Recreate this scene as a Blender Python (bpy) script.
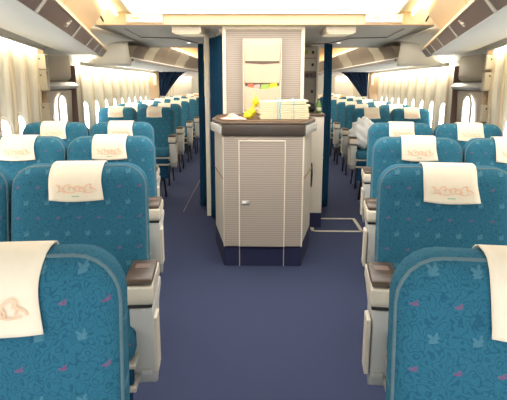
import bpy, bmesh, math, random
from mathutils import Vector, Matrix
random.seed(7)
PI = math.pi
S = 1.1                      # design units -> metres
CZ = 1.33                    # eye height in design units
sc = bpy.context.scene
for o in list(bpy.data.objects): bpy.data.objects.remove(o)

# ------------------------------------------------------------------ camera
cam = bpy.data.cameras.new('camera'); camo = bpy.data.objects.new('camera', cam)
sc.collection.objects.link(camo); sc.camera = camo
TH = math.radians(12.3)
cam.sensor_width = 36; cam.lens = 490/507*36; cam.shift_y = -10/507
cam.clip_start = 0.02
camo.matrix_world = (Matrix.Translation((0, 0, CZ*S)) @ Matrix.Rotation(math.radians(1.09), 4, 'Z')
                     @ Matrix.Rotation(PI/2-TH, 4, 'X') @ Matrix.Rotation(math.radians(0.12), 4, 'Z'))
# ------------------------------------------------------------------ world, lights, exposure
w = bpy.data.worlds.new('world'); sc.world = w; w.use_nodes = True
w.node_tree.nodes['Background'].inputs[0].default_value = (0.93, 0.96, 1, 1)
w.node_tree.nodes['Background'].inputs[1].default_value = 2.0
sc.view_settings.view_transform = 'Standard'; sc.view_settings.look = 'None'
sc.view_settings.gamma = 1; sc.view_settings.use_curve_mapping = False
sc.view_settings.exposure = 0.55

def area(name, loc, rot, sx, sy, power, col):
    l = bpy.data.lights.new(name, 'AREA'); l.shape = 'RECTANGLE'; l.size = sx*S; l.size_y = sy*S
    l.energy = power; l.color = col
    o = bpy.data.objects.new(name, l); sc.collection.objects.link(o)
    o.location = Vector(loc)*S; o.rotation_euler = rot
    return o
# ceiling washes: cabin fluorescent rows
area('cabin_light', (0, 3.0, 1.88), (0, 0, 0), 1.6, 2.2, 14, (1, .93, .82))
area('cabin_light', (-.9, 7.6, 1.97), (0, 0, 0), .5, 3.2, 18, (1, .93, .80))
area('cabin_light', (.9, 7.6, 1.97), (0, 0, 0), .5, 3.2, 18, (1, .93, .80))
area('cabin_light', (0, 12.0, 1.95), (0, 0, 0), 2.5, 3, 24, (1, .92, .8))
# entry door light
for s in (-1, 1):
    area('doorway_light', (s*1.5, 5.0, 1.74), (0, 0, 0), .5, .3, 2.5, (1, .9, .72))

# ------------------------------------------------------------------ materials
def newmat(name, col, rough=.6, metal=0, emit=None, es=0, spec=.4):
    m = bpy.data.materials.new(name); m.use_nodes = True
    b = m.node_tree.nodes['Principled BSDF']
    b.inputs['Base Color'].default_value = (*col, 1); b.inputs['Roughness'].default_value = rough
    b.inputs['Metallic'].default_value = metal; b.inputs['Specular IOR Level'].default_value = spec
    if emit:
        b.inputs['Emission Color'].default_value = (*emit, 1); b.inputs['Emission Strength'].default_value = es
    return m
class NT:
    def __init__(s, m): s.t = m.node_tree; s.b = s.t.nodes['Principled BSDF']
    def n(s, ty, **k):
        x = s.t.nodes.new(ty)
        for a, v in k.items(): setattr(x, a, v)
        return x
    def put(s, inp, v):
        if hasattr(v, 'is_output') or isinstance(v, bpy.types.NodeSocket): s.t.links.new(v, inp)
        else: inp.default_value = v
    def m(s, op, a, b=0.0, c=None):
        x = s.n('ShaderNodeMath', operation=op); s.put(x.inputs[0], a); s.put(x.inputs[1], b)
        if c is not None: s.put(x.inputs[2], c)
        return x.outputs[0]
    def mix(s, f, a, b):
        x = s.n('ShaderNodeMix', data_type='RGBA'); s.put(x.inputs[0], f)
        s.put(x.inputs[6], a if not isinstance(a, tuple) else (*a, 1)); s.put(x.inputs[7], b if not isinstance(b, tuple) else (*b, 1))
        return x.outputs[2]
    def obj(s): return s.n('ShaderNodeTexCoord').outputs['Object']
    def noise(s, vec, scale, det=2):
        x = s.n('ShaderNodeTexNoise'); s.put(x.inputs['Vector'], vec); x.inputs['Scale'].default_value = scale
        x.inputs['Detail'].default_value = det; return x
def mottled(name, c1, c2, scale, rough=.6, bump=0, **k):
    m = newmat(name, c1, rough, **k); t = NT(m); n = t.noise(t.obj(), scale, 4)
    t.put(t.b.inputs['Base Color'], t.mix(n.outputs[0], c1, c2))
    if bump:
        bp = t.n('ShaderNodeBump'); bp.inputs['Strength'].default_value = bump; bp.inputs['Distance'].default_value = .002
        t.put(bp.inputs['Height'], n.outputs[0]); t.put(t.b.inputs['Normal'], bp.outputs[0])
    return m
def fabric(name, base, dark, light, pink):
    m = newmat(name, base, .9, spec=.15); t = NT(m); co = t.obj()
    sep = t.n('ShaderNodeSeparateXYZ'); t.put(sep.inputs[0], co); X, Y, Z = sep.outputs
    # woven swirls
    nz = t.noise(co, 46, 1.0)
    ln = t.m('LESS_THAN', t.m('ABSOLUTE', t.m('SUBTRACT', t.m('FRACT', t.m('MULTIPLY', nz.outputs[0], 7)), .5)), .13)
    col = t.mix(t.m('MULTIPLY', ln, .55), base, dark)
    fine = t.noise(co, 260, 2)
    col = t.mix(t.m('MULTIPLY', fine.outputs[0], .5), col, dark)
    wob = t.noise(co, 60, 2); wv = t.m('MULTIPLY', t.m('SUBTRACT', wob.outputs[0], .5), .03)
    PXc, PZc = .066*S, .099*S
    def motif(ox, oz, blobs):
        u = t.m('SUBTRACT', t.m('MODULO', t.m('ADD', X, 10*PXc+ox), PXc), PXc/2)
        v = t.m('SUBTRACT', t.m('MODULO', t.m('ADD', Z, 10*PZc+oz), PZc), PZc/2)
        res = None
        for (bx, bz, rx, rz, ang) in blobs:
            a = t.m('SUBTRACT', u, bx); b = t.m('SUBTRACT', v, bz)
            ca, sa = math.cos(ang), math.sin(ang)
            p = t.m('DIVIDE', t.m('ADD', t.m('MULTIPLY', a, ca), t.m('MULTIPLY', b, sa)), rx)
            q = t.m('DIVIDE', t.m('SUBTRACT', t.m('MULTIPLY', b, ca), t.m('MULTIPLY', a, sa)), rz)
            d = t.m('ADD', t.m('MULTIPLY', p, p), t.m('MULTIPLY', q, q))
            d = t.m('ADD', d, t.m('MULTIPLY', wv, 30))
            h = t.m('LESS_THAN', d, 1.0)
            res = h if res is None else t.m('MAXIMUM', res, h)
        return res
    lf = motif(0, 0, [(0, 0, .0095, .0035, .4), (.003, .004, .008, .0028, 1.3), (-.004, .002, .008, .0028, 2.5), (0, -.005, .009, .0024, .2)])
    pk = motif(.030*S, .0495*S, [(0, 0, .008, .003, 0), (.003, .003, .005, .003, .8)])
    col = t.mix(t.m('MULTIPLY', lf, .34), col, light)
    col = t.mix(t.m('MULTIPLY', pk, .48), col, pink)
    t.put(t.b.inputs['Base Color'], col)
    bp = t.n('ShaderNodeBump'); bp.inputs['Strength'].default_value = .25; bp.inputs['Distance'].default_value = .002
    t.put(bp.inputs['Height'], fine.outputs[0]); t.put(t.b.inputs['Normal'], bp.outputs[0])
    return m
def ribbed(name, c1, c2, pitch, axis=2):
    m = newmat(name, c1, .5); t = NT(m)
    sep = t.n('ShaderNodeSeparateXYZ'); t.put(sep.inputs[0], t.obj())
    f = t.m('PINGPONG', sep.outputs[axis], pitch/2*S)
    k = t.m('LESS_THAN', f, pitch*.11*S)
    t.put(t.b.inputs['Base Color'], t.mix(k, c1, c2))
    bp = t.n('ShaderNodeBump'); bp.inputs['Strength'].default_value = .6; bp.inputs['Distance'].default_value = .01
    t.put(bp.inputs['Height'], f); t.put(t.b.inputs['Normal'], bp.outputs[0])
    return m
M = {}
M['fabric'] = fabric('fabric', (.030, .150, .220), (.011, .066, .120), (.15, .30, .36), (.27, .075, .18))
M['fabric_edge'] = mottled('fabric_edge', (.12, .20, .22), (.07, .13, .16), 90, .8)
M['orange'] = mottled('orange_fabric', (.60, .25, .06), (.42, .15, .04), 80, .9)
M['linen'] = mottled('linen', (.85, .76, .60), (.80, .70, .54), 60, .85)
M['print_orange'] = newmat('print_orange', (.84, .56, .38), .8)
M['print_green'] = newmat('print_green', (.30, .50, .33), .8)
M['pad'] = mottled('arm_pad', (.045, .028, .016), (.075, .05, .03), 20, .35)
M['armcream'] = mottled('arm_cream', (.62, .57, .46), (.56, .51, .41), 12, .45)
M['armgrey'] = mottled('arm_grey', (.48, .48, .45), (.43, .43, .40), 12, .45)
M['dark'] = newmat('dark_gap', (.02, .02, .02), .6)
M['metal'] = newmat('brushed_metal', (.6, .58, .52), .35, .8)
M['beam'] = newmat('seat_beam', (.50, .46, .38), .4, .3)
M['legmetal'] = newmat('leg_metal', (.07, .07, .08), .5, .3)
M['carpet'] = mottled('carpet', (.046, .056, .108), (.031, .039, .080), 140, .95, .4, spec=.1)
M['carpet_dark'] = mottled('kick_carpet', (.022, .026, .075), (.015, .018, .055), 140, .95, .3)
M['strip'] = newmat('floor_strip', (.55, .50, .38), .5)
M['panel'] = mottled('wall_panel', (.60, .56, .47), (.56, .52, .43), 5, .5)
M['ribshade'] = mottled('rib_strip', (.50, .42, .29), (.46, .38, .26), 6, .5)  # darker tan: shading of the wall ribs put into the colour
M['door'] = mottled('door_panel', (.38, .33, .26), (.34, .30, .23), 6, .4)
M['doorledge'] = newmat('door_ledge', (.40, .39, .37), .4)
M['brown'] = mottled('column_brown', (.33, .23, .14), (.28, .19, .12), 8, .5)
M['taupe'] = mottled('taupe', (.17, .11, .085), (.14, .09, .07), 25, .4)
M['binunder'] = mottled('bin_underside', (.88, .87, .78), (.84, .83, .74), 3, .5)
M['bin'] = mottled('bin_face', (.80, .60, .36), (.76, .56, .33), 3, .45)
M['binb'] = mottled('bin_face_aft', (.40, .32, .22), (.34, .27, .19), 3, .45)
M['binc'] = mottled('bin_face_pale', (.62, .55, .40), (.58, .50, .36), 3, .45)
M['grey'] = mottled('ceiling_grey', (.80, .76, .66), (.76, .72, .62)  , 2, .5)
M['ceil'] = mottled('ceiling_cream', (.85, .80, .66), (.82, .76, .62), 2, .6)
M['beamcream'] = mottled('soffit', (.92, .68, .42), (.90, .65, .39), 3, .6)
M['rib'] = ribbed('ribbed_panel', (.43, .37, .31), (.25, .21, .17), .0160)
M['ribplain'] = mottled('galley_side', (.66, .61, .52), (.62, .57, .48), 6, .5)
M['trim'] = newmat('cream_trim', (.80, .74, .60), .4)
M['counter'] = mottled('counter_brown', (.13, .085, .055), (.09, .06, .04), 16, .35)
M['fascia'] = mottled('fascia', (.075, .058, .048), (.055, .044, .037), 14, .35)
M['rack'] = newmat('rack', (.74, .61, .44), .45)
M['curtain'] = mottled('curtain', (.010, .055, .110), (.006, .036, .08), 30, .9, spec=.1)
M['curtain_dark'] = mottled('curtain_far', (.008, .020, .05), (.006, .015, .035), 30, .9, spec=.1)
M['galley'] = mottled('galley_metal', (.36, .31, .25), (.30, .26, .21), 6, .4)
M['white'] = newmat('white_plastic', (.8, .8, .76), .4)
M['paper'] = mottled('paper', (.78, .71, .47), (.66, .60, .42), 50, .8)
M['bluetape'] = newmat('blue_band', (.25, .50, .62), .5)
M['yellow'] = newmat('yellow_ribbon', (.85, .70, .03), .5)
M['pinkcloth'] = mottled('cloth', (.62, .46, .38), (.52, .38, .32), 60, .8)
M['red'] = newmat('red_print', (.55, .16, .08), .5)
M['green'] = newmat('green_print', (.35, .50, .10), .5)
M['bottle'] = newmat('green_glass', (.10, .22, .05), .15)
M['black'] = newmat('black_fabric', (.02, .018, .016), .7)
M['bag'] = newmat('bag_plastic', (.90, .92, .90), .25)
M['wood'] = newmat('wood', (.12, .07, .035), .7)
M['winglow'] = newmat('window_daylight', (.9, .9, .9), .3, emit=(.95, .95, 1), es=7.0)
M['lamp'] = newmat('lamp_diffuser', (.9, .9, .85), .3, emit=(1, .97, .97), es=2.0)
M['wash'] = newmat('wash_tube', (.9, .9, .85), .3, emit=(1, .90, .68), es=40)
M['washB'] = newmat('wash_tube_aft', (.9, .9, .85), .3, emit=(1, .93, .75), es=75)
M['cove'] = newmat('cove_tube', (.9, .85, .6), .3, emit=(1, .78, .34), es=5)
M['boxlamp'] = newmat('box_lamp', (.9, .8, .6), .4, emit=(1, .82, .52), es=.28)
M['sign'] = newmat('sign_face', (.9, .84, .6), .4, emit=(1, .90, .55), es=.45)
M['signink'] = newmat('sign_ink', (.62, .50, .22), .5)

# ------------------------------------------------------------------ mesh helpers
def NB(): return bmesh.new()
def box(bm, x0, x1, y0, y1, z0, z1, bev=0, seg=2):
    t = bmesh.new(); bmesh.ops.create_cube(t, size=1)
    for v in t.verts:
        v.co = Vector(((x0+x1)/2+v.co.x*(x1-x0), (y0+y1)/2+v.co.y*(y1-y0), (z0+z1)/2+v.co.z*(z1-z0)))
    if bev: bmesh.ops.bevel(t, geom=t.edges[:], offset=bev, segments=seg, profile=.5, affect='EDGES')
    merge(bm, t); return bm
def merge(bm, t):
    mp = {v: bm.verts.new(v.co) for v in t.verts}
    for f in t.faces:
        try: bm.faces.new([mp[v] for v in f.verts])
        except ValueError: pass
    t.free()
def prism(bm, pts, a0, a1, axis='y', bev=0, f0=None, f1=None):
    """pts polygon; axis y: pts=(x,z) extruded along y; x: pts=(y,z); z: pts=(x,y)."""
    t = bmesh.new()
    def mk(p, a):
        return {'y': (p[0], a, p[1]), 'x': (a, p[0], p[1]), 'z': (p[0], p[1], a)}[axis]
    A = [t.verts.new(mk(p, a0)) for p in pts]; B = [t.verts.new(mk(p, a1)) for p in pts]
    n = len(pts); t.faces.new(A); t.faces.new(B[::-1])
    for i in range(n): t.faces.new([A[i], B[i], B[(i+1) % n], A[(i+1) % n]])
    if bev: bmesh.ops.bevel(t, geom=t.edges[:], offset=bev, segments=2, profile=.5, affect='EDGES')
    merge(bm, t); return bm
def tube(bm, pts, r, n=8, closed=False, flat=1.0):
    rings = []; m = len(pts); P = [Vector(p) for p in pts]
    for i, p in enumerate(P):
        a = P[(i-1) % m] if (i > 0 or closed) else p
        b = P[(i+1) % m] if (i < m-1 or closed) else p
        d = (b-a).normalized()
        u = Vector((0, 1, 0)) if abs(d.y) < .9 else Vector((1, 0, 0))
        s = d.cross(u).normalized(); u = s.cross(d).normalized()
        rr = r[i] if isinstance(r, (list, tuple)) else r
        rings.append([bm.verts.new(p+s*math.cos(k*2*PI/n)*rr+u*math.sin(k*2*PI/n)*rr*flat) for k in range(n)])
    for i in range(m if closed else m-1):
        A, B = rings[i], rings[(i+1) % m]
        for k in range(n): bm.faces.new([A[k], A[(k+1) % n], B[(k+1) % n], B[k]])
    if not closed: bm.faces.new(rings[0][::-1]); bm.faces.new(rings[-1])
    return bm
def lathe(bm, prof, cx, cy, cz, n=16):
    rings = [[bm.verts.new((cx+r*math.cos(k*2*PI/n), cy+r*math.sin(k*2*PI/n), cz+z)) for k in range(n)] for r, z in prof]
    for A, B in zip(rings, rings[1:]):
        for k in range(n): bm.faces.new([A[k], A[(k+1) % n], B[(k+1) % n], B[k]])
    bm.faces.new(rings[0][::-1]); bm.faces.new(rings[-1]); return bm
def grid(bm, fn, nu, nv, closeu=False):
    V = [[bm.verts.new(fn(i/nu, j/nv)) for j in range(nv+1)] for i in range(nu+1)]
    for i in range(nu):
        for j in range(nv): bm.faces.new([V[i][j], V[i+1][j], V[i+1][j+1], V[i][j+1]])
    return bm
def solid(bm, th):
    bmesh.ops.recalc_face_normals(bm, faces=bm.faces[:])
    bmesh.ops.solidify(bm, geom=bm.faces[:], thickness=th); return bm
def rounded(w, z0, z1, rt, rb, n=6, taper=0):
    """closed outline in (x,z), rounded rectangle, wider at the bottom by taper each side"""
    pts = []
    for cx, cz, r, a0 in ((w/2-rt, z1-rt, rt, 0), (-w/2+rt, z1-rt, rt, PI/2), (-w/2+rb, z0+rb, rb, PI), (w/2-rb, z0+rb, rb, 1.5*PI)):
        for k in range(n+1):
            a = a0+k*PI/2/n; pts.append((cx+r*math.cos(a), cz+r*math.sin(a)))
    if taper: pts = [(x*(1+taper*(z1-z)/(z1-z0)), z) for x, z in pts]
    return pts
def slab(bm, w, z0, z1, rt, rb, rings, lean=0, taper=0, ztop=None):
    ztop = z1 if ztop is None else ztop; R = []
    for ins, y in rings:
        o = rounded(w-2*ins, z0+ins, z1-ins, max(rt-ins, .008), max(rb-ins, .008), 6, taper)
        R.append([bm.verts.new((x, y+(z-ztop)*lean, z)) for x, z in o])
    n = len(R[0])
    for A, B in zip(R, R[1:]):
        for k in range(n): bm.faces.new([A[k], A[(k+1) % n], B[(k+1) % n], B[k]])
    bm.faces.new(R[0][::-1]); bm.faces.new(R[-1]); return bm

def obj(name, bm, m, parent=None, smooth=False, label=None):
    bmesh.ops.scale(bm, vec=(S, S, S), verts=bm.verts[:])
    bmesh.ops.recalc_face_normals(bm, faces=bm.faces[:])
    me = bpy.data.meshes.new(name); bm.to_mesh(me); bm.free()
    me.materials.append(M[m] if isinstance(m, str) else m)
    if smooth:
        for p in me.polygons: p.use_smooth = True
        if smooth != 'all':
            try: me.set_sharp_from_angle(angle=math.radians(40))
            except Exception: pass
    o = bpy.data.objects.new(name, me); sc.collection.objects.link(o)
    if parent: o.parent = parent
    if label: o['label'] = label
    return o
def tag(o, label, cat, group=None, kind=None):
    o['label'] = label; o['category'] = cat
    if group: o['group'] = group
    if kind: o['kind'] = kind
    return o
def thing(name, label, cat, loc=(0, 0, 0), rz=0, group=None):
    o = bpy.data.objects.new(name, None); sc.collection.objects.link(o)
    o.location = Vector(loc)*S; o.rotation_euler = (0, 0, rz); o.empty_display_size = .1
    return tag(o, label, cat, group)
def struct(name, bm, m, smooth=False, label=None, parent=None):
    o = obj(name, bm, m, parent, smooth)
    if not parent: o['kind'] = 'structure'
    if label: o['label'] = label
    return o
def copy_tree(o, parent=None):
    c = o.copy(); sc.collection.objects.link(c); c.parent = parent
    for ch in kids[o.name] if o.name in kids else list(o.children): copy_tree(ch, c)
    return c
kids = {}

# ================================================================== SETTING
bm = NB(); box(bm, -2.3, 2.3, -.6, 16, -.05, 0); struct('floor', bm, 'carpet', label='dark blue cabin carpet')

def wall_fwd(Y): return .85+.25*(Y+.1)         # the nose section widens going aft
def wall_aft(Y): return 1.99+.028*(Y-5.1)
def ribprof(ph):                                # ph 0..1 in a bay: raised rib at the bay's edges
    d = min(ph, 1-ph)
    if d < .14: return .060*(.5+.5*math.cos(d/.14*PI))
    return 0
def ribbed_wall(side, Y0, Y1, fn, ztop, pitch, phase):
    def f(u, v):
        Y = Y0+(Y1-Y0)*u; z = ztop*v
        ph = ((Y-phase)/pitch) % 1
        inw = ribprof(ph)*(1 if z > .45 else .0)*topt(z, ztop)+.08*max(0, z-1.0)**2
        return (side*(fn(Y)-inw), Y, z)
    return grid(NB(), f, int((Y1-Y0)/pitch*20), 30)
def rib_shade_strips(side, Y0, Y1, fn, ztop, pitch, phase, nm):  # added strips over the rib crests, rib shade painted as a darker tan
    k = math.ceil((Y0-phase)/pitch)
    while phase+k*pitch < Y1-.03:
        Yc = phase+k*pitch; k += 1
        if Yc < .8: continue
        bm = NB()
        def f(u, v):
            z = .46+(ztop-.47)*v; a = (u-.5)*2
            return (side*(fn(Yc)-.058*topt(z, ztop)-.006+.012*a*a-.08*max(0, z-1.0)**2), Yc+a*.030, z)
        solid(grid(bm, f, 4, 20), .002); struct('trim_rib_shade_'+nm, bm, 'ribshade', 'all')
def topt(z, ztop): return 1-.45*max(0, min(1, (z-(ztop-.3))/.3))
PITCH = .40; PA, PHA = .42, 3.24
wn = 0
def window(side, X, Y, zc, hh=.17, ww=.105, frame='panel'):
    global wn; wn += 1
    out = [(Y+x, z) for x, z in rounded(ww*2, zc-hh, zc+hh, .095, .095, 5)]
    bm = NB(); prism(bm, [(Y+(y-Y)*.82, zc+(z-zc)*.88) for y, z in out], side*(X-.012), side*(X-.006), 'x')
    o = struct('window_%d' % wn, bm, 'winglow', label='bright oval cabin window')
    bm = NB(); pts = [(side*(X-.008), y, z) for y, z in out]
    tube(bm, pts, .012, 6, closed=True); struct('window_frame', bm, 'panel', 'all', parent=o)
sides = ((-1, 'left'), (1, 'right'))
for s, nm in sides:
    struct('wall_'+nm, ribbed_wall(s, -.6, 4.12, wall_fwd, 1.60, PA, PHA), 'panel', True, label='ribbed cream cabin side wall of the forward section')
    rib_shade_strips(s, -.6, 4.12, wall_fwd, 1.59, PA, PHA, nm)
    rib_shade_strips(s, 5.16, 12.0, wall_aft, 1.50, PITCH, .12, nm)
    struct('wall_'+nm+'_aft', ribbed_wall(s, 5.12, 15.9, wall_aft, 1.51, PITCH, .12), 'panel', True, label='ribbed cream cabin side wall behind the door')
    for k in range(-1, 10):
        Y = PHA+PA*(k-7+.5)
        if Y > .5 and Y < 3.6: window(s, wall_fwd(Y), Y, .945)
    k = 0
    while True:
        Y = .12+PITCH*(13+k+.0)+.2-.0
        if Y > 15.5: break
        if Y > 5.2: window(s, wall_aft(Y), Y, .965)
        k += 1
# sidewall wash lights: tube in a trough right under the bins, and the filler panel above the wall
for s, nm in sides:
    bm = NB()
    def f(u, v):
        Y = -.6+4.75*u; X = wall_fwd(Y)
        P = [(X-.106, 1.583), (X-.110, 1.603), (X-.185, 1.640), (X-.195, 1.635)]
        x, z = P[int(round(v*3))]; return (s*x, Y, z)
    solid(grid(bm, f, 12, 3), .006); struct('trim_valance_'+nm, bm, 'panel', True)
    bm = NB(); tube(bm, [(s*(wall_fwd(Y)-.082), Y, 1.606) for Y in (1.0, 2.5, 4.05)], .009, 8)
    o = struct('trim_wash_light_'+nm, bm, 'wash', 'all', label='warm strip light above the wall panels')
    bm = NB(); P = [(5.14, 0), (15.8, 0)]
    for Ya, Yb in ((5.14, 15.8),):
        prism(bm, [(s*(wall_aft(Ya)-.106), Ya), (s*(wall_aft(Ya)-.112), Ya), (s*(wall_aft(Yb)-.112), Yb), (s*(wall_aft(Yb)-.106), Yb)], 1.500, 1.545, 'z')
    struct('trim_valance_'+nm+'_aft', bm, 'panel')
    bm = NB(); tube(bm, [(s*(wall_aft(Y)-.082), Y, 1.526) for Y in (5.2, 8, 12, 15.5)], .011, 8)
    o = struct('trim_wash_light_'+nm+'_aft', bm, 'washB', 'all', label='warm strip light above the wall panels')
# forward ceiling, luminous
bm = NB()
prism(bm, [(-.50, -.6), (.50, -.6), (1.24, 4.25), (-1.24, 4.25)], 1.90, 1.93, 'z'); struct('ceiling', bm, 'ceil')
cl = thing('ceiling_light_panel', 'wide bright white ceiling light panel above the forward aisle', 'ceiling light', (0, 3.2, 1.885))
bm = NB(); prism(bm, [(-.66, -1.8), (.66, -1.8), (1.07, 1.0), (-1.07, 1.0)], 0, .012, 'z'); obj('diffuser', bm, 'lamp', cl)
bm = NB()
tube(bm, [(-.67, -1.82, .006), (.67, -1.82, .006), (1.09, 1.02, .006), (-1.09, 1.02, .006)], .008, 6, True); obj('frame', bm, 'trim', cl)
for s, nm in sides:
    bm = NB(); tube(bm, [(s*.90, 2.6, 1.875), (s*1.20, 4.18, 1.875)], .013, 8)
    struct('trim_cove_light_'+nm, bm, 'cove', 'all', label='yellow cove tube beside the bins')
# soffit beam and cross-aisle ceiling
bm = NB(); box(bm, -1.42, 1.42, 4.25, 4.30, 1.802, 1.93, .004); struct('trim_soffit', bm, 'beamcream', label='cream soffit across the cabin')
bm = NB()
def f(u, v):
    X = -2.05+4.1*u; Y = 4.28+1.67*v
    return (X, Y, 1.805-.06*v-(.10*max(0, abs(X)-1.35)**1.4))
solid(grid(bm, f, 24, 6), -.02); struct('ceiling_doorway', bm, 'grey', True, label='grey lowered ceiling over the cross aisle')
bm = NB(); box(bm, -2.05, 2.05, 5.93, 5.97, 1.735, 2.05, .004); struct('trim_header', bm, 'grey')
bm = NB(); box(bm, -2.1, 2.1, 5.9, 16, 2.0, 2.03); struct('ceiling_aft', bm, 'beamcream', label='warm lit ceiling of the aft cabin')
for s in (-1, 1):
    bm = NB(); tube(bm, [(s*1.55, 6.2, 1.88), (s*1.55, 15.5, 1.88)], .016, 8); struct('trim_aft_tube', bm, 'cove', 'all')
bm = NB(); box(bm, -2.3, 2.3, 15.9, 15.95, 0, 2.0); struct('wall_back', bm, 'panel')

# ---- seams and shallow outline on the grey ceiling
for s, nm in sides:
    bm = NB()
    pts = [(s*x, y, 1.805-.06*(y-4.28)/1.67-.012) for x, y in ((1.20, 4.42), (1.20, 5.0), (.86, 5.05), (.70, 5.5), (.52, 5.55))]
    tube(bm, pts, .004, 6); struct('trim_ceiling_seam_'+nm, bm, 'taupe')

# ---- box lamps, signs, downlights
for s, nm in sides:
    t = thing('ceiling_lamp', 'cream wedge-shaped lamp box on the grey ceiling %s of the galley wall' % ('left' if s < 0 else 'right'), 'ceiling lamp', (s*.655, 4.34, 1.80), group=None)
    bm = NB(); prism(bm, [(0, 0), (.46, -.012), (.46, -.035), (.0, -.052)], -.125, .125, 'x', .004); obj('housing', bm, 'trim', t)
    bm = NB(); prism(bm, [(.0, -.054), (.46, -.037), (.46, -.043), (.0, -.060)], -.105, .105, 'x', .001); obj('diffuser', bm, 'boxlamp', t)
    t = thing('information_sign', 'lit cream cabin sign on the soffit, %s of the galley' % ('left' if s < 0 else 'right'), 'sign', (s*.985, 4.242, 1.852))
    bm = NB(); box(bm, -.155, .155, -.012, .006, -.036, .036, .004); obj('housing', bm, 'trim', t)
    bm = NB(); box(bm, -.145, .145, -.0145, -.011, -.028, .028); obj('face', bm, 'sign', t)
    # faint pictograms: cigarette bar with a strike, letters too worn to read, a seat-belt dot
    bm = NB(); tube(bm, [(-.118, -.016, 0), (-.108, -.016, .008)], .003, 6); 
    for x in (-.09, -.075, -.060, -.045):
        box(bm, x-.004, x+.004, -.0165, -.0143, -.010, .010)
        box(bm, x-.004, x+.008, -.0165, -.0143, .006, .010)
    box(bm, .0, .05, -.0165, -.0143, -.004, .002); tube(bm, [(.11, -.016, -.008), (.118, -.016, .006)], .003, 6)
    obj('pictogram', bm, 'signink', t)
    t = thing('downlight', 'small round downlight in the grey ceiling, %s side' % ('left' if s < 0 else 'right'), 'downlight', (s*.80, 5.45, 1.755))
    bm = NB(); lathe(bm, [(.028, 0), (.034, .002), (.034, .010), (.0, .010)][:3], 0, 0, -.004, 16); obj('ring', bm, 'trim', t)
    bm = NB(); lathe(bm, [(.020, -.002), (.022, .003)], 0, 0, -.005, 12); obj('lens', bm, 'lamp', t)

# ---- forward overhead bins (left and right), built in lengths
def Xin(Y): return .360+.245*(Y-.05)
def sweep(sec, Y0, Y1, s, n=6):
    """sec(Y) -> list of (x,z); swept along Y, closed section, capped"""
    t = NB(); R = []
    for i in range(n+1):
        Y = Y0+(Y1-Y0)*i/n; R.append([t.verts.new((s*x, Y, z)) for x, z in sec(Y)])
    m = len(R[0])
    for A, B in zip(R, R[1:]):
        for k in range(m): t.faces.new([A[k], A[(k+1) % m], B[(k+1) % m], B[k]])
    t.faces.new(R[0][::-1]); t.faces.new(R[-1]); return t
for s, nm in sides:
    b = thing('overhead_bin', 'long beige overhead bin with brown lip above the near %s seats' % nm, 'overhead bin', (0, 0, 0))
    def sec_un(Y):
        a, o = Xin(Y), wall_fwd(Y)-.20
        return [(a, 1.560), (a+.03, 1.553), (o-.03, 1.585), (o, 1.61), (o, 1.64), (a+.06, 1.62), (a+.005, 1.60)]
    def tapered(fn, z0=1.56):
        def g(Y):
            L = fn(Y)
            if Y > 4.1:
                k = 1-.35*(Y-4.1)/.4
                return [(x, 1.60+(z-1.60)*k) for x, z in L]
            return L
        return g
    obj('underside', sweep(tapered(sec_un), .3, 4.60, s, 16), 'binunder', b, True)
    # brown lip, cut by pale dividers
    cuts = [.3, 1.05, 1.72, 2.62, 3.25, 3.75, 4.15, 4.60]
    for i, (c0, c1) in enumerate(zip(cuts, cuts[1:])):
        def sl(Y):
            a = Xin(Y); h = .050
            return [(a-.004, 1.563), (a+.02, 1.563), (a-.02, 1.563+h), (a-.050, 1.563+h)]
        obj('lip_panel', sweep(sl, c0+.018, c1-.018, s, 3), 'taupe', b)
        def sd(Y):
            a = Xin(Y); return [(a-.007, 1.561), (a+.02, 1.561), (a-.02, 1.616), (a-.054, 1.616)]
        obj('lip_divider', sweep(sd, c1-.02, c1+.02 if c1 < 4.55 else c1, s, 1), 'panel', b)
    def sg(Y):
        a = Xin(Y); return [(a-.056, 1.617), (a+.03, 1.617), (a+.03, 1.630), (a-.058, 1.630)]
    obj('lip_rail', sweep(sg, .3, 4.60, s, 6), 'beamcream', b)
    # row mark on the lip: small figure
    for Yc in (2.28,):
        bm = NB(); a = Xin(Yc)
        def bar(y0, y1, z0, z1):
            x = a-.004-.046*((z0+z1)/2-1.563)/.05
            prism(bm, [(Yc+y0, z0), (Yc+y1, z0), (Yc+y1, z1), (Yc+y0, z1)], s*(x-.003), s*(x+.008), 'x')
        for z in (1.577, 1.584, 1.591, 1.598): bar(-.022, -.014, z, z+.006); bar(.014, .022, z, z+.006)
        bar(-.022, .022, 1.588, 1.593)
        obj('row_mark', bm, 'linen', b)
    def sb(Y):
        a = Xin(Y)+.015; o = wall_fwd(Y)-.14
        return [(a+.03, 1.635), (a+.015, 1.68), (a-.01, 1.715), (a-.090, 1.80), (a-.10, 1.85), (a-.07, 1.895), (o, 1.895), (o, 1.645)]
    for c0, c1 in ((.3, 1.35), (1.36, 2.5), (2.51, 3.72)):
        obj('bin_door', sweep(sb, c0, c1, s, 4), 'bin', b, True)
    def se(Y):
        k = (Y-3.73)/.62; a = Xin(Y)+.03+.02*k; o = wall_fwd(3.8)-.02
        return [(a+.03, 1.645), (a+.03, 1.70), (a, 1.76), (a-.04, 1.80-.0*k), (a-.05, 1.895), (o, 1.895), (o, 1.645)]
    obj('end_fairing', sweep(se, 3.725, 4.245, s, 4), 'grey', b, True)
    bm = NB(); tube(bm, [(s*(Xin(3.3)-.05), 3.3, 1.895), (s*(Xin(3.75)-.03), 3.75, 1.890), (s*(Xin(4.2)-.06), 4.2, 1.825)], .007, 6)
    obj('gasket', bm, 'dark', b)
    bm = NB(); tube(bm, [(s*(wall_fwd(Y)-.195), Y, 1.607) for Y in (.5, 2.2, 4.05)], .006, 6); obj('seam', bm, 'dark', b)

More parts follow.
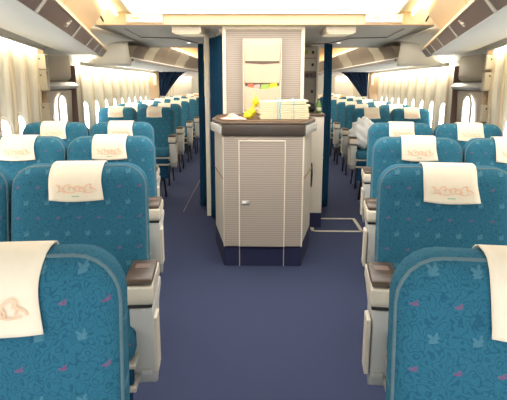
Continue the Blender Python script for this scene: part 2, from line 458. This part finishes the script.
# ---- grey closure between forward bins and door ceiling, above the doors
for s, nm in sides:
    bm = NB()
    def f(u, v):
        Y = 4.10+1.25*u
        a = v*PI/2
        return (s*(1.60+.40*math.cos(a)-.25*v), Y, 1.47+.30*math.sin(a))
    solid(grid(bm, f, 8, 8), .01); struct('trim_door_cove_'+nm, bm, 'grey', 'all')

# ---- doors
for i, (s, nm) in enumerate(sides):
    X = 1.98
    bm = NB(); box(bm, s*X, s*(X+.06), 4.12, 5.14, 0, 1.60, .005); d = struct('door_%d' % (i+1), bm, 'door', label='grey-brown cabin door')
    # upper bulge
    bm = NB(); slab(bm, .62, 1.34, 1.63, .10, .07, [(.06, -.09), (.02, -.075), (0, -.03), (0, .02)])
    bmesh.ops.rotate(bm, cent=(0, 0, 0), matrix=Matrix.Rotation(-s*PI/2, 3, 'Z'), verts=bm.verts[:])
    bmesh.ops.translate(bm, vec=(s*X, 4.66, 0), verts=bm.verts[:]); struct('door_housing', bm, 'door', 'all', parent=d)
    bm = NB(); prism(bm, [(s*X, 1.35), (s*(X-.09), 1.335), (s*(X-.13), 1.30), (s*(X-.11), 1.275), (s*X, 1.265)], 4.34, 5.0, 'y', .006); struct('door_ledge', bm, 'doorledge', True, parent=d)
    bm = NB(); prism(bm, [(s*X, 1.264), (s*(X-.06), 1.262), (s*(X-.045), .92), (s*X, .92)], 4.40, 4.98, 'y', .006); struct('door_lining', bm, 'door', True, parent=d)
    bm = NB(); prism(bm, [(s*X, .86), (s*(X-.15), .82), (s*(X-.20), .55), (s*(X-.18), .12), (s*X, .08)], 4.36, 5.0, 'y', .012); struct('slide_bustle', bm, 'doorledge', True, parent=d)
    window(s, X-.075, 4.66, 1.07, .155, .085, 'door')
    # forward jamb with hinge covers
    bm = NB(); prism(bm, [(s*(wall_fwd(4.1)-.10), 4.12), (s*2.04, 4.12), (s*2.04, 4.22), (s*(wall_fwd(4.1)-.03), 4.20)], 0, 1.60, 'z', .004); struct('door_jamb', bm, 'brown', parent=d)
    for z0, z1 in ((1.44, 1.55), (1.27, 1.42), (1.02, 1.16)):
        bm = NB(); box(bm, s*(wall_fwd(4.1)-.125), s*(wall_fwd(4.1)-.05), 4.07, 4.118, z0, z1, .008)
        struct('hinge_cover', bm, 'door', parent=d)
        bm = NB(); lathe(bm, [(.007, 0), (.007, .004)], 0, 0, 0, 8)
        bmesh.ops.rotate(bm, cent=(0, 0, 0), matrix=Matrix.Rotation(PI/2, 3, 'X'), verts=bm.verts[:])
        bmesh.ops.translate(bm, vec=(s*(wall_fwd(4.1)-.085), 4.07, z1-.03), verts=bm.verts[:]); struct('bolt', bm, 'dark', parent=d)
    # aft jamb, dark edge towards the aft wall
    bm = NB(); prism(bm, [(s*1.90, 5.06), (s*2.04, 5.04), (s*2.04, 5.12), (s*1.93, 5.12)], 0, 1.50, 'z', .004); struct('door_jamb', bm, 'taupe', parent=d)
    bm = NB(); tube(bm, [(s*(X-.07), 4.42, .90), (s*(X-.085), 4.48, .885), (s*(X-.085), 4.66, .88), (s*(X-.07), 4.72, .87)], .010, 6); struct('door_handle', bm, 'metal', 'all', parent=d)
    bm = NB(); box(bm, s*(X-.07), s*(X-.005), 4.27, 4.36, .90, 1.14, .008); struct('handle_box', bm, 'brown', parent=d)

# ---- aft overhead bins
for s, nm in sides:
    b = thing('overhead_bin', 'row of curved beige bins above the far %s seats' % nm, 'overhead bin', (0, 0, 0))
    def xi(Y): return 1.40+.0*(Y-5.4)
    def su(Y):
        o = wall_aft(Y)-.155
        return [(1.40, 1.555), (1.43, 1.548), (o-.1, 1.53), (o, 1.545), (o, 1.60), (1.42, 1.60)]
    obj('underside', sweep(su, 5.42, 15.5, s, 10), 'binunder', b, True)
    def sl(Y): return [(1.395, 1.56), (1.42, 1.56), (1.42, 1.585), (1.40, 1.585)]
    obj('lip_panel', sweep(sl, 5.42, 15.5, s, 2), 'taupe', b)
    def face(Y):
        return [(1.425, 1.586), (1.42, 1.62), (1.385, 1.69), (1.33, 1.755), (1.31, 1.80), (1.36, 1.83), (1.8, 1.85), (1.8, 1.60)]
    cuts = [5.42, 5.985, 6.5, 7.2, 8.1, 9.0, 10.2, 12, 13.8, 15.5]
    for k, (c0, c1) in enumerate(zip(cuts, cuts[1:])):
        if k == 0:
            def fc(Y): return [(x, min(z, 1.745)) for x, z in [(1.425, 1.586), (1.42, 1.62), (1.385, 1.68), (1.34, 1.72), (1.8, 1.725), (1.8, 1.60)]]
        else: fc = face
        obj('bin_door', sweep(fc, c0+.006, c1-.006, s, 1), 'binc' if k in (1, 4) else 'binb', b, True)
    # rounded end closure facing the cross aisle
    bm = NB()
    def f(u, v):
        x = 1.415+.60*u; zz = 1.515+(1.75-1.515)*v
        return (s*x, 5.40-.10*math.sin(v*PI*.5)*(1-.3*u)+.03*u, zz)
    solid(grid(bm, f, 10, 8), .012); obj('end_cap', bm, 'grey', b, 'all')

# ================================================================== GALLEY ISLAND
CX = 0.0
isl = thing('galley_counter', 'cream ribbed galley counter with brown worktop edge in the middle of the cabin', 'galley counter', (.004, 3.45, 0))
def base(bm, z0, z1, g=0):
    P = [(-.285-g, 0-g), (.280+g, 0-g), (.395+g, .56), (.395+g, .895), (-.400-g, .895), (-.400-g, .56)]
    prism(bm, P, z0, z1, 'z', .004); return bm
bm = NB(); base(bm, 0, .15, .002); obj('plinth', bm, 'carpet_dark', isl)
bm = NB(); base(bm, .152, .965); obj('body', bm, 'ribplain', isl)
bm = NB(); box(bm, -.283, .278, -.012, .0, .155, .962, .003); obj('front_panel', bm, 'rib', isl, label='horizontally ribbed beige front panel')
fd = NB(); box(fd, -.168, .150, -.020, -.012, .155, .930, .003); dd = obj('door', fd, 'rib', isl)
bm = NB(); box(bm, -.151, -.096, -.028, -.020, .478, .504, .003); obj('latch', bm, 'metal', dd, label='small chrome latch')
bm = NB(); box(bm, -.151, -.12, -.031, -.028, .483, .499, .002); obj('latch_button', bm, 'white', dd)
bm = NB()
for x0, x1, z0, z1 in ((-.176, -.168, .155, .938), (.150, .158, .155, .938), (-.176, .158, .930, .938)):
    box(bm, x0, x1, -.024, -.010, z0, z1, .001)
obj('door_trim', bm, 'trim', isl)
for x in (-.172, .154):
    bm = NB(); box(bm, x-.003, x+.003, -.006, .0, .0, .15); obj('plinth_seam', bm, 'beam', isl)
bm = NB()
for sx in (-1, 1):
    bm = NB(); box(bm, sx*.282-.006, sx*.282+.006, -.010, .004, .152, .965, .002); obj('corner_trim', bm, 'trim', isl)
# side handles: grooves along the slanting sides
for sx in (-1, 1):
    a = Vector((sx*.286, .01, 0)); bq = Vector((sx*.388, .50, 0))
    bm = NB(); tube(bm, [(a.x, a.y, .655), (bq.x, bq.y, .655)], .007, 6); o = obj('side_groove', bm, 'brown', isl)
    bm = NB(); tube(bm, [(a.x, a.y+.01, .645), (a.x+sx*.02, a.y+.10, .645)], .008, 6); obj('groove_pull', bm, 'metal', o)
# worktop
def top(z0, z1, g, bev):
    bm = NB(); P = [(-.290-g, -.025-g), (.290+g, -.025-g), (.402+g, .36), (.402+g, .85), (-.402-g, .85), (-.402-g, .36)]
    return prism(bm, P, z0, z1, 'z', bev)
obj('fascia', top(.968, 1.050, 0, .012), 'fascia', isl, True)
for sx in (-1, 1):
    pa, pb = Vector((sx*.296, -.018, 0)), Vector((sx*.402, .345, 0))
    d = (pb-pa).normalized(); n = Vector((d.y, -d.x, 0))*sx
    bm = NB(); P = [pa+n*.008, pb+n*.008, pb-n*.004, pa-n*.004]
    prism(bm, [(p.x, p.y) for p in P], .975, 1.040, 'z', .006); obj('corner_bumper', bm, 'armgrey', isl, True)
obj('worktop', top(1.050, 1.062, -.002, .003), 'counter', isl, True)
bm = NB(); P = [(-.265, .02), (.265, .02), (.370, .37), (.370, .83), (-.370, .83), (-.370, .37)]
prism(bm, P, 1.063, 1.067, 'z'); obj('worktop_inlay', bm, 'wood', isl)

# wall panel behind the counter
wp = thing('galley_partition', 'tall ribbed beige partition with a brochure rack behind the counter', 'partition', (0, 4.36, 0))
bm = NB(); box(bm, -.325, .325, 0, .06, 0, 1.80); obj('panel', bm, 'rib', wp)
bm = NB()
for x0, x1 in ((-.352, -.322), (.322, .352)): box(bm, x0, x1, -.015, .075, 0, 1.802, .004)
obj('side_trim', bm, 'trim', wp)
bm = NB(); box(bm, -.322, .322, -.014, .07, 1.775, 1.802, .003); obj('top_trim', bm, 'trim', wp)
rk = thing('brochure_rack', 'cream brochure rack with pockets mounted on the ribbed partition', 'rack', (0, 4.36, 0))
XA, XB = -.175, .155
bm = NB(); box(bm, XA, XB, -.030, -.001, 1.07, 1.70, .006); obj('back_plate', bm, 'rack', rk)
for z0, z1 in ((1.515, 1.665), (1.335, 1.500), (1.10, 1.310)):
    bm = NB()
    def f(u, v): return (XA+.012+(XB-XA-.024)*u, -.036-.030*v, z0+(z1-z0-.02+.012*math.cos(u*2*PI)*v)*v)
    solid(grid(bm, f, 12, 4), .005); pk = obj('pocket', bm, 'rack', rk, True)
for z in (1.506, 1.316):
    bm = NB(); prism(bm, [(XA+.02, z+.014), (XB-.02, z+.014), (XB-.02, z-.008), ((XA+XB)/2, z-.018), (XA+.02, z-.008)], -.0345, -.030, 'y'); obj('slot', bm, 'taupe', rk)
bm = NB()
for sx in (XA, XB-.008):
    bm = NB(); box(bm, sx, sx+.008, -.07, -.02, 1.08, 1.69, .002); obj('rack_side', bm, 'trim', rk)
for i, (x0, x1, z0, z1, mt, lb) in enumerate(((-.135, -.085, 1.22, 1.335, 'red', 'red brochure tip at the left in the lower rack pocket'),
        (-.08, -.03, 1.22, 1.328, 'pinkcloth', 'pinkish brochure beside the red one in the rack'), (-.02, .05, 1.22, 1.330, 'green', 'green brochure in the middle of the rack pocket'),
        (.055, .12, 1.22, 1.338, 'yellow', 'yellow-green brochure at the right in the rack pocket'))):
    bm = NB(); prism(bm, [(x0, z0), (x1, z0), (x1, z1-.006), (x0, z1-.012)], 4.303+.004*i, 4.306+.004*i, 'y'); tag(obj('brochure', bm, mt), lb, 'brochure')

# curtains beside the galley
def curtain(name, x0, x1, y0, y1, z0, z1, mt, label, folds=6, amp=.02, group=None, gather=None):
    bm = NB()
    def f(u, v):
        z = z1+(z0-z1)*v; a, b = 0, 1
        uu = u
        if gather:                       # swept to one side lower down
            g = gather(v); uu = g[0]+(g[1]-g[0])*u
        X = x0+(x1-x0)*uu; Y = y0+(y1-y0)*uu
        dx, dy = (y1-y0), -(x1-x0); L = math.hypot(dx, dy)
        k = amp*math.sin(u*folds*2*PI+.8*math.sin(v*3))*(.6+.4*v)
        return (X+dx/L*k, Y+dy/L*k, z)
    solid(grid(bm, f, folds*10, 14), .006); o = obj(name, bm, mt, None, 'all')
    tag(o, label, 'curtain', group); return o
curtain('curtain', -.365, -.50, 4.42, 4.75, .02, 1.735, 'curtain', 'teal blue curtain hanging at the left of the galley partition', 4, .022)
curtain('curtain', -.625, -.665, 5.15, 5.20, .02, 1.72, 'curtain', 'narrow dark blue curtain beyond the pale post left of the galley', 4, .02)
bm = NB(); 
for (x, y, r) in ((-.545, 4.86, .018),): box(bm, x-.022, x+.022, y-.02, y+.02, .0, 1.765, .006)
o = obj('curtain_post', bm, 'trim'); tag(o, 'pale vertical post between the two left galley curtains', 'post')
bm = NB(); pts = []
for k in range(12):
    a = k/11; pts.append((-.36-.36*a**1.5*.9, 4.40+1.1*a, 1.775-.045*a))
tube(bm, pts, .026, 8); tag(obj('curtain_rail', bm, 'panel', None, 'all'), 'curved grey curtain rail on the ceiling left of the galley', 'curtain rail')
# galley block behind partition, left open on the right
gb = thing('galley_cabinet', 'tall galley unit with ovens, lockers and coffee makers behind the partition', 'galley cabinet', (.10, 5.5, 0))
bm = NB(); box(bm, -.32, .50, 0, .44, .95, 1.72, .005); obj('body', bm, 'galley', gb)
bm = NB(); box(bm, -.32, .46, .0, .6, 0, .94, .005); obj('base', bm, 'ribplain', gb)
for x0, x1, z0, z1, mt in ((.27, .47, 1.60, 1.71, 'binc'), (.27, .47, 1.46, 1.59, 'armcream'), (.27, .47, 1.10, 1.385, 'galley')):
    bm = NB(); box(bm, x0, x1, -.02, 0, z0, z1, .006); q = obj('locker_door', bm, mt, gb)
    bm = NB(); box(bm, x0+.15, x0+.175, -.035, -.02, (z0+z1)/2-.015, (z0+z1)/2+.015, .004); obj('latch', bm, 'dark', q)
bm = NB(); box(bm, .27, .48, -.03, 0, 1.395, 1.445, .004); q = obj('control_panel', bm, 'taupe', gb)
for x in (.29, .33, .37, .41):
    bm = NB(); box(bm, x, x+.015, -.038, -.03, 1.405, 1.43, .003); obj('knob', bm, 'dark', q)
bm = NB(); box(bm, .475, .50, -.04, 0, 1.0, 1.72, .004); obj('edge_trim', bm, 'trim', gb)
bm = NB(); box(bm, .28, .38, -.026, -.02, 1.635, 1.675, .003); obj('locker_placard', bm, 'green', gb)
curtain('curtain', .615, .705, 5.15, 5.22, .02, 1.72, 'curtain', 'dark blue curtain hanging at the right of the galley', 4, .02)

# side galley unit right of the counter
su = thing('galley_side_unit', 'narrow cream cart bay with worktop right behind the counter', 'galley unit', (.47, 4.45, 0))
bm = NB(); box(bm, -.065, .080, 0, .75, 0, .14, .003); obj('plinth', bm, 'carpet_dark', su)
bm = NB(); box(bm, -.065, .080, 0, .75, .142, 1.04, .006); obj('body', bm, 'ribplain', su)
bm = NB(); box(bm, -.068, .090, -.01, .76, 1.04, 1.062, .006); obj('worktop', bm, 'counter', su)
bm = NB(); tube(bm, [(.083, .02, .66), (.083, .72, .66)], .006, 6); obj('side_groove', bm, 'brown', su)
bm = NB(); tube(bm, [(-.035, -.02, .62), (-.03, -.035, .52), (-.035, -.02, .40)], .018, 8); obj('strap', bm, 'black', su, 'all')
# items on the counters
def bottle(x, y, z, h, r, mt, label):
    t = thing('bottle', label, 'bottle', (x, y, z))
    bm = NB(); lathe(bm, [(r*.9, 0), (r, .01), (r, h*.6), (r*.5, h*.75), (r*.36, h*.95)], 0, 0, 0, 14); obj('body', bm, mt, t, 'all')
    bm = NB(); lathe(bm, [(r*.42, h*.95), (r*.42, h)], 0, 0, 0, 10); obj('cap', bm, 'white', t, 'all')
    bm = NB(); lathe(bm, [(r*1.03, h*.2), (r*1.03, h*.45)], 0, 0, 0, 14); obj('wrapper', bm, 'paper', t)
bottle(.515, 4.60, 1.063, .11, .024, 'bottle', 'small green bottle on the side worktop, nearest the front')
bottle(.530, 4.78, 1.063, .13, .022, 'bottle', 'green bottle on the side worktop behind the nearer bottle')
bm = NB(); t = NB(); bmesh.ops.create_icosphere(t, subdivisions=3, radius=1)
for v in t.verts:
    n = 1+.18*math.sin(v.co.x*5+1)*math.cos(v.co.y*4+2*v.co.z)
    v.co = Vector((.44+v.co.x*.06*n, 4.78+v.co.y*.08*n, 1.100+max(v.co.z*.05*n, -.036)))
merge(bm, t); tag(obj('shoulder_bag', bm, 'black', None, 'all'), 'small black bag slumped on the side worktop by the bottles', 'bag')

# bundle of papers
TZ = 1.0675
bd = thing('newspaper_bundle', 'thick stack of folded cream papers tied with blue bands on the counter', 'newspapers', (.156, 3.78, TZ), math.radians(3))
zz = 0
for k in range(9):
    h = .0155; dx = random.uniform(-.008, .008); 
    bm = NB(); wv = .185+random.uniform(-.006, .006)
    def f(u, v):
        a = u*2*PI; cx = wv*max(-1, min(1, 1.25*math.cos(a))); return (0, 0, 0)
    box(bm, -wv+dx, wv+dx-.02*(k > 6), -.115, .115, zz, zz+h-.001, .005)
    for v in bm.verts: v.co.z += .010*math.sin(v.co.x*14+1.2)*(k/9)+(.018*(v.co.x+.2)*(k/9))
    obj('newspaper', bm, 'paper', bd, True); zz += h
for x in (-.055, -.035, .065):
    bm = NB(); pts = []
    for (y, z) in ((-.120, .004), (-.122, .07), (-.119, .134), (0, .150), (.119, .142), (.122, .07), (.119, .004)):
        pts.append((x+.004*math.sin(z*60), y, z+.02*(x+.1)))
    tube(bm, pts, .003, 6); obj('band', bm, 'bluetape', bd, label='thin pale blue band')
# yellow ribbon / flowers beside the bundle
yf = thing('yellow_ribbon', 'crumpled bright yellow ribbon at the left end of the paper bundle', 'ribbon', (-.090, 3.70, TZ))
for k, (x, z, r, hh) in enumerate(((-.02, .028, .036, .8), (.005, .05, .030, 1.0), (.035, .125, .022, 1.5))):
    bm = NB(); t = NB(); bmesh.ops.create_icosphere(t, subdivisions=3, radius=1)
    for v in t.verts:
        n = 1+.28*math.sin(v.co.x*7+k)*math.cos(v.co.y*6+v.co.z*5)
        v.co = Vector((x+v.co.x*r*n, v.co.y*r*n, max(.001, z+v.co.z*r*hh*n)))
    merge(bm, t); obj('loop', bm, 'yellow', yf, 'all')
bm = NB(); tube(bm, [(.0, 0, .05), (.02, .005, .10), (.035, 0, .165), (.03, 0, .185)], [.008, .010, .007, .003], 6); obj('tail', bm, 'yellow', yf, 'all')
bm = NB()
def f(u, v):
    x = -.305+.175*u; y = 3.56+.17*v
    e = math.sin(u*PI)*math.sin(v*PI)
    return (x+.015*math.sin(v*7), y+.01*math.sin(u*9), TZ+.004+.036*e*(.6+.4*math.sin(u*11+v*5))+.004*math.sin(u*17)*e)
solid(grid(bm, f, 24, 16), -.003); tag(obj('folded_cloth', bm, 'pinkcloth', None, 'all'), 'crumpled pinkish napkin on the left corner of the counter', 'cloth')

# floor hatch outline
bm = NB()
x0, x1, y0, y1 = .45, .93, 4.32, 4.78
for a in ((x0, x1, y0, y0+.03), (x0, x1, y1-.03, y1), (x0, x0+.03, y0, y1), (x1-.03, x1, y0, y1)): box(bm, a[0], a[1], a[2], a[3], .0, .004)
tag(obj('floor_hatch_frame', bm, 'strip'), 'cream rectangular hatch outline in the carpet right of the galley', 'floor hatch')
for s in (-1,):
    bm = NB(); prism(bm, [(-.838, 5.0), (-.832, 5.0), (-.93, 9.0), (-.94, 9.0)], 0, .004, 'z'); struct('trim_seat_track', bm, 'taupe')

# ================================================================== SEATS
ZT = 1.057; LEAN = .25
def make_seat(w, wide, cov='linen', fab='fabric', aisle=1, ain=0):
    """faces -y; aisle=+1: arm on +x side. wide: broad aisle armrest, else narrow one shared with the neighbour"""
    t = thing('airplane_seat', '', 'airplane seat')
    bm = NB(); slab(bm, w, .55, ZT, .075, .04, [(.075, .0), (.045, .001), (.022, .007), (.006, .022), (0, .045), (0, .078), (.012, .10), (.04, .112)], LEAN, .03)
    br = obj('backrest', bm, fab, t, 'all')
    bm = NB(); o = rounded(w-.010, .57, ZT-.005, .071, .03, 6, .03)
    tube(bm, [(x, .030+(z-ZT)*LEAN, z) for x, z in o], .005, 6, True); obj('piping', bm, 'fabric_edge', br, 'all')
    # headrest cover
    off = -aisle*.004; cw = .170
    prof = [(-.006, -.107), (-.0065, -.092), (-.006, -.072), (-.005, -.05), (-.001, -.03), (.010, -.012), (.026, .001), (.045, .006), (.078, .006), (.098, -.006), (.112, -.03), (.119, -.08), (.120, -.12)]
    bm = NB()
    def f(u, v):
        k = v*(len(prof)-1); i = min(int(k), len(prof)-2); q = k-i
        y = prof[i][0]*(1-q)+prof[i+1][0]*q; dz = prof[i][1]*(1-q)+prof[i+1][1]*q
        fl = max(0, 1-v*4)
        return (off+(u-.5)*cw*(1+.05*fl)+.003*math.sin(dz*40), y+dz*LEAN-.004*fl*abs(math.sin(u*5)), ZT+dz-.006*fl*math.sin(u*PI))
    hc = obj('headrest_cover', solid(grid(bm, f, 10, 26), -.0022), cov, t, 'all', label='cream cloth headrest cover with a printed logo')
    if fab == 'fabric':
        # ornate calligraphic print: interlaced loops over a base stroke
        def q(x, dz): return (off+x, -.0110+dz*LEAN-.0015, ZT+dz)
        bm = NB(); pts = []
        for k in range(90):
            a = k/89; x = -.062+.124*a
            pts.append(q(x+.007*math.sin(a*46), -.067+.009*math.sin(a*23+.6)*(.7+.5*math.sin(a*9))+.005*math.cos(a*46)))
        tube(bm, pts, .0021, 5, flat=.35)
        tube(bm, [q(-.060+.12*k/12, -.080+.003*math.sin(k*1.1)) for k in range(13)], .0018, 5, flat=.35)
        for x, h in ((-.052, .018), (-.02, .013), (.012, .015), (.050, .020)):
            tube(bm, [q(x, -.076), q(x+.002, -.069), q(x-.002, -.076+h)], .0020, 5, flat=.35)
        obj('logo', bm, 'print_orange', hc)
        bm = NB(); tube(bm, [q(-.012, -.094), q(.012, -.094)], .0018, 5, flat=.4); obj('small_print', bm, 'print_green', hc)
    bm = NB(); box(bm, -w/2+.008, w/2-.008, -.36, -.11, .535, .625, .026, 4); obj('seat_cushion', bm, fab, t, 'all')
    bm = NB(); box(bm, -w/2+.012, w/2-.012, -.355, -.33, .465, .52, .006); obj('front_skirt', bm, 'curtain', t)
    bm = NB(); box(bm, -w/2+.02, w/2-.02, -.345, -.33, .30, .443, .005); obj('lower_skirt', bm, 'curtain', t)
    bm = NB(); box(bm, -w/2+.004, w/2-.004, -.362, -.29, .521, .534, .003); box(bm, -w/2+.004, w/2-.004, -.362, -.29, .445, .463, .004)
    box(bm, -w/2+.01, w/2-.01, -.14, -.10, .46, .50, .004); obj('frame_beam', bm, 'beam', t)
    bm = NB(); box(bm, -w/2+.03, w/2-.03, -.33, -.06, .505, .533, .004); obj('seat_pan', bm, 'dark', t)
    bm = NB(); box(bm, -w/2+.05, w/2-.05, .00, .04, .44, .57, .006); obj('back_mount', bm, 'beam', t)
    for lx in (-w/2+.13, w/2-.13):
        bm = NB(); tube(bm, [(lx, -.30, .455), (lx, -.28, .0)], .013, 8); obj('leg', bm, 'legmetal', t, 'all')
        bm = NB(); tube(bm, [(lx, -.12, .47), (lx, .05, .0)], .013, 8); obj('leg', bm, 'legmetal', t, 'all')
    # armrest
    if wide: a0, a1 = w/2-ain, w/2-ain+.081
    else: a0, a1 = w/2-.042, w/2-.001
    if aisle < 0: a0, a1 = -a1, -a0
    xm = (a0+a1)/2
    bm = NB(); prism(bm, [(-.298, .690), (-.302, .705), (-.298, .745), (-.25, .752), (-.10, .752), (-.09, .71), (-.20, .690)], a0, a1, 'x', .005)
    ar = obj('armrest', bm, 'armcream', t, True)
    bm = NB(); prism(bm, [(-.295, .749), (-.285, .766), (-.24, .772), (-.13, .772), (-.12, .756), (-.25, .753)], a0+.001, a1-.001, 'x', .007); obj('arm_pad', bm, 'pad', ar, True)
    if wide:
        bm = NB(); box(bm, a0+.004, a1-.004, -.294, -.15, .680, .689); obj('arm_seam', bm, 'dark', ar)
        bm = NB(); prism(bm, [(-.296, .678), (-.292, .470), (-.280, .425), (-.25, .405), (-.21, .425), (-.17, .53), (-.14, .64), (-.06, .66), (-.06, .688), (-.296, .679)][:9], a0+.010, a1-.001, 'x', .006)
        pn = obj('arm_panel', bm, 'armgrey', ar, True)
        e = a1-.006 if aisle > 0 else a0+.006
        bm = NB(); box(bm, min(e, e+aisle*.014), max(e, e+aisle*.014), -.291, -.22, .465, .645, .004); obj('side_cover', bm, 'armcream', pn)
        bm = NB(); box(bm, xm+aisle*.01-.014, xm+aisle*.01+.018, -.303, -.286, .462, .478, .003); obj('catch', bm, 'armgrey', pn)
        bm = NB(); box(bm, xm-.022, xm+.022, -.21, -.17, .7715, .7730, .0005)
        obj('recess', bm, 'taupe', ar)
    else:
        bm = NB(); prism(bm, [(-.10, .56), (-.06, .56), (-.06, .70), (-.10, .70)], a0+.006, a1-.006, 'x', .003); obj('arm_bracket', bm, 'armgrey', ar)
    return t
protos = {}
def seat(side, xe, Y, w, wide, label, group, fab='fabric', rot=0, k=0, ain=.0):
    """xe: |X| of the backrest edge nearest the aisle"""
    key = (side, w, wide, fab, ain)
    if key in protos:
        o = copy_tree(protos[key])
    else:
        o = make_seat(w, wide, 'linen', fab, aisle=-side, ain=ain); protos[key] = o
    # (xe, Y) is the aisle end of the backrest's top; the row runs outboard and a little towards the viewer
    d = w/2+k*(w+.012); a = math.radians(rot)
    o.location = Vector((side*(xe+d*math.cos(a)+.055*math.sin(a)), Y-d*math.sin(a)-.055*math.cos(a), 0))*S
    o.rotation_euler = (0, 0, -side*a)
    o['label'] = label; o['group'] = group
    return o
ordn = ['first', 'second', 'third', 'fourth', 'fifth', 'sixth', 'seventh', 'eighth']
A_L = [(.224, .79), (.392, 1.68), (.5585, 2.58), (.774, 3.53)]
A_R = [(.209, .79), (.389, 1.68), (.564, 2.58), (.738, 3.53)]
near = ['nearest', 'second', 'third', 'fourth']
for side, rows, nm in ((-1, A_L, 'left'), (1, A_R, 'right')):
    for i, (xe, Y) in enumerate(rows):
        w = .444 if i < 3 else .445
        seat(side, xe, Y, w, True, 'blue patterned seat with cream headrest cover, aisle seat of the %s row on the %s' % (near[i], nm), 'seats in the forward cabin', rot=6, ain=.035)
        if i == 0 and side < 0:            # this cover has slipped towards the aisle
            o = sc.objects.get('airplane_seat')
            for c in list(bpy.data.objects):
                if c.parent == o and c.name.startswith('headrest_cover'): first_cover = c
        if i > 0:
            seat(side, xe, Y, w, False, 'blue patterned seat by the window in the %s row on the %s' % (near[i], nm), 'seats in the forward cabin', rot=6, k=1, ain=.035)
B_L = [(1.02, 5.69), (1.105, 6.69), (1.13, 7.69), (1.146, 8.64), (1.155, 9.6), (1.16, 10.5)]
B_R = [(.992, 5.60), (1.067, 6.55), (1.10, 7.5), (1.116, 8.5), (1.14, 9.5), (1.16, 10.4)]
for side, rows, nm in ((-1, B_L, 'left'), (1, B_R, 'right')):
    for i, (xe, Y) in enumerate(rows):
        w = .43 if i < 2 else .42
        seat(side, xe, Y, w, True, 'blue aisle seat in the %s row beyond the %s cabin door' % (ordn[i], nm), 'seats in the aft cabin', ain=.018)
        seat(side, xe, Y, w, False, 'blue window-side seat in the %s row beyond the %s cabin door' % (ordn[i], nm), 'seats in the aft cabin', k=1)
    for i, Y in enumerate((12.2, 13.3)):
        seat(side, 1.14, Y, .42, True, 'orange aisle seat in the %s row behind the far %s curtain' % (ordn[i], nm), 'orange seats at the far end', 'orange')
        seat(side, 1.568, Y, .42, False, 'orange window-side seat in the %s row behind the far %s curtain' % (ordn[i], nm), 'orange seats at the far end', 'orange')

first_cover.location.x = .022*S
# far partition columns and tied-back curtains
for s, nm in sides:
    bm = NB(); box(bm, s*1.92, s*2.10, 9.12, 9.20, 0, 1.53, .01); struct('trim_column_'+nm, bm, 'brown')
    bm = NB(); box(bm, s*1.95, s*1.99, 9.09, 9.12, 1.30, 1.48, .006); tag(obj('wall_phone', bm, 'binc'), 'pale box on the brown column beyond the far %s seats' % nm, 'wall box')
    def g(v):
        return (0.0+.02*v, 1-.78*v**.75)
    curtain('curtain', s*1.90, s*1.40, 9.12, 9.12, 1.10, 1.528, 'curtain_dark', 'dark blue curtain tied back at the far end of the %s aisle' % nm, 5, .018, None, g)

# plastic bag on the first aft seat, right
bm = NB(); t = NB(); bmesh.ops.create_icosphere(t, subdivisions=4, radius=1)
for v in t.verts:
    c = v.co
    n = 1+.10*math.sin(c.x*6+c.z*5)*math.cos(c.y*7+1)+.07*math.sin(c.z*13+c.x*9)+.05*math.sin(c.y*17+c.x*12)
    zz = c.z*n; zz = zz if zz > 0 else zz*.75
    v.co = Vector((1.085+c.x*.150*n*(1-.25*max(0, zz)), 5.36+c.y*.12*n, .775+zz*.19))
    v.co.z = max(v.co.z, .632)
merge(bm, t); tag(obj('plastic_bag', bm, 'bag', None, 'all'), 'bulging white plastic bag on the right aisle seat beyond the door', 'plastic bag')
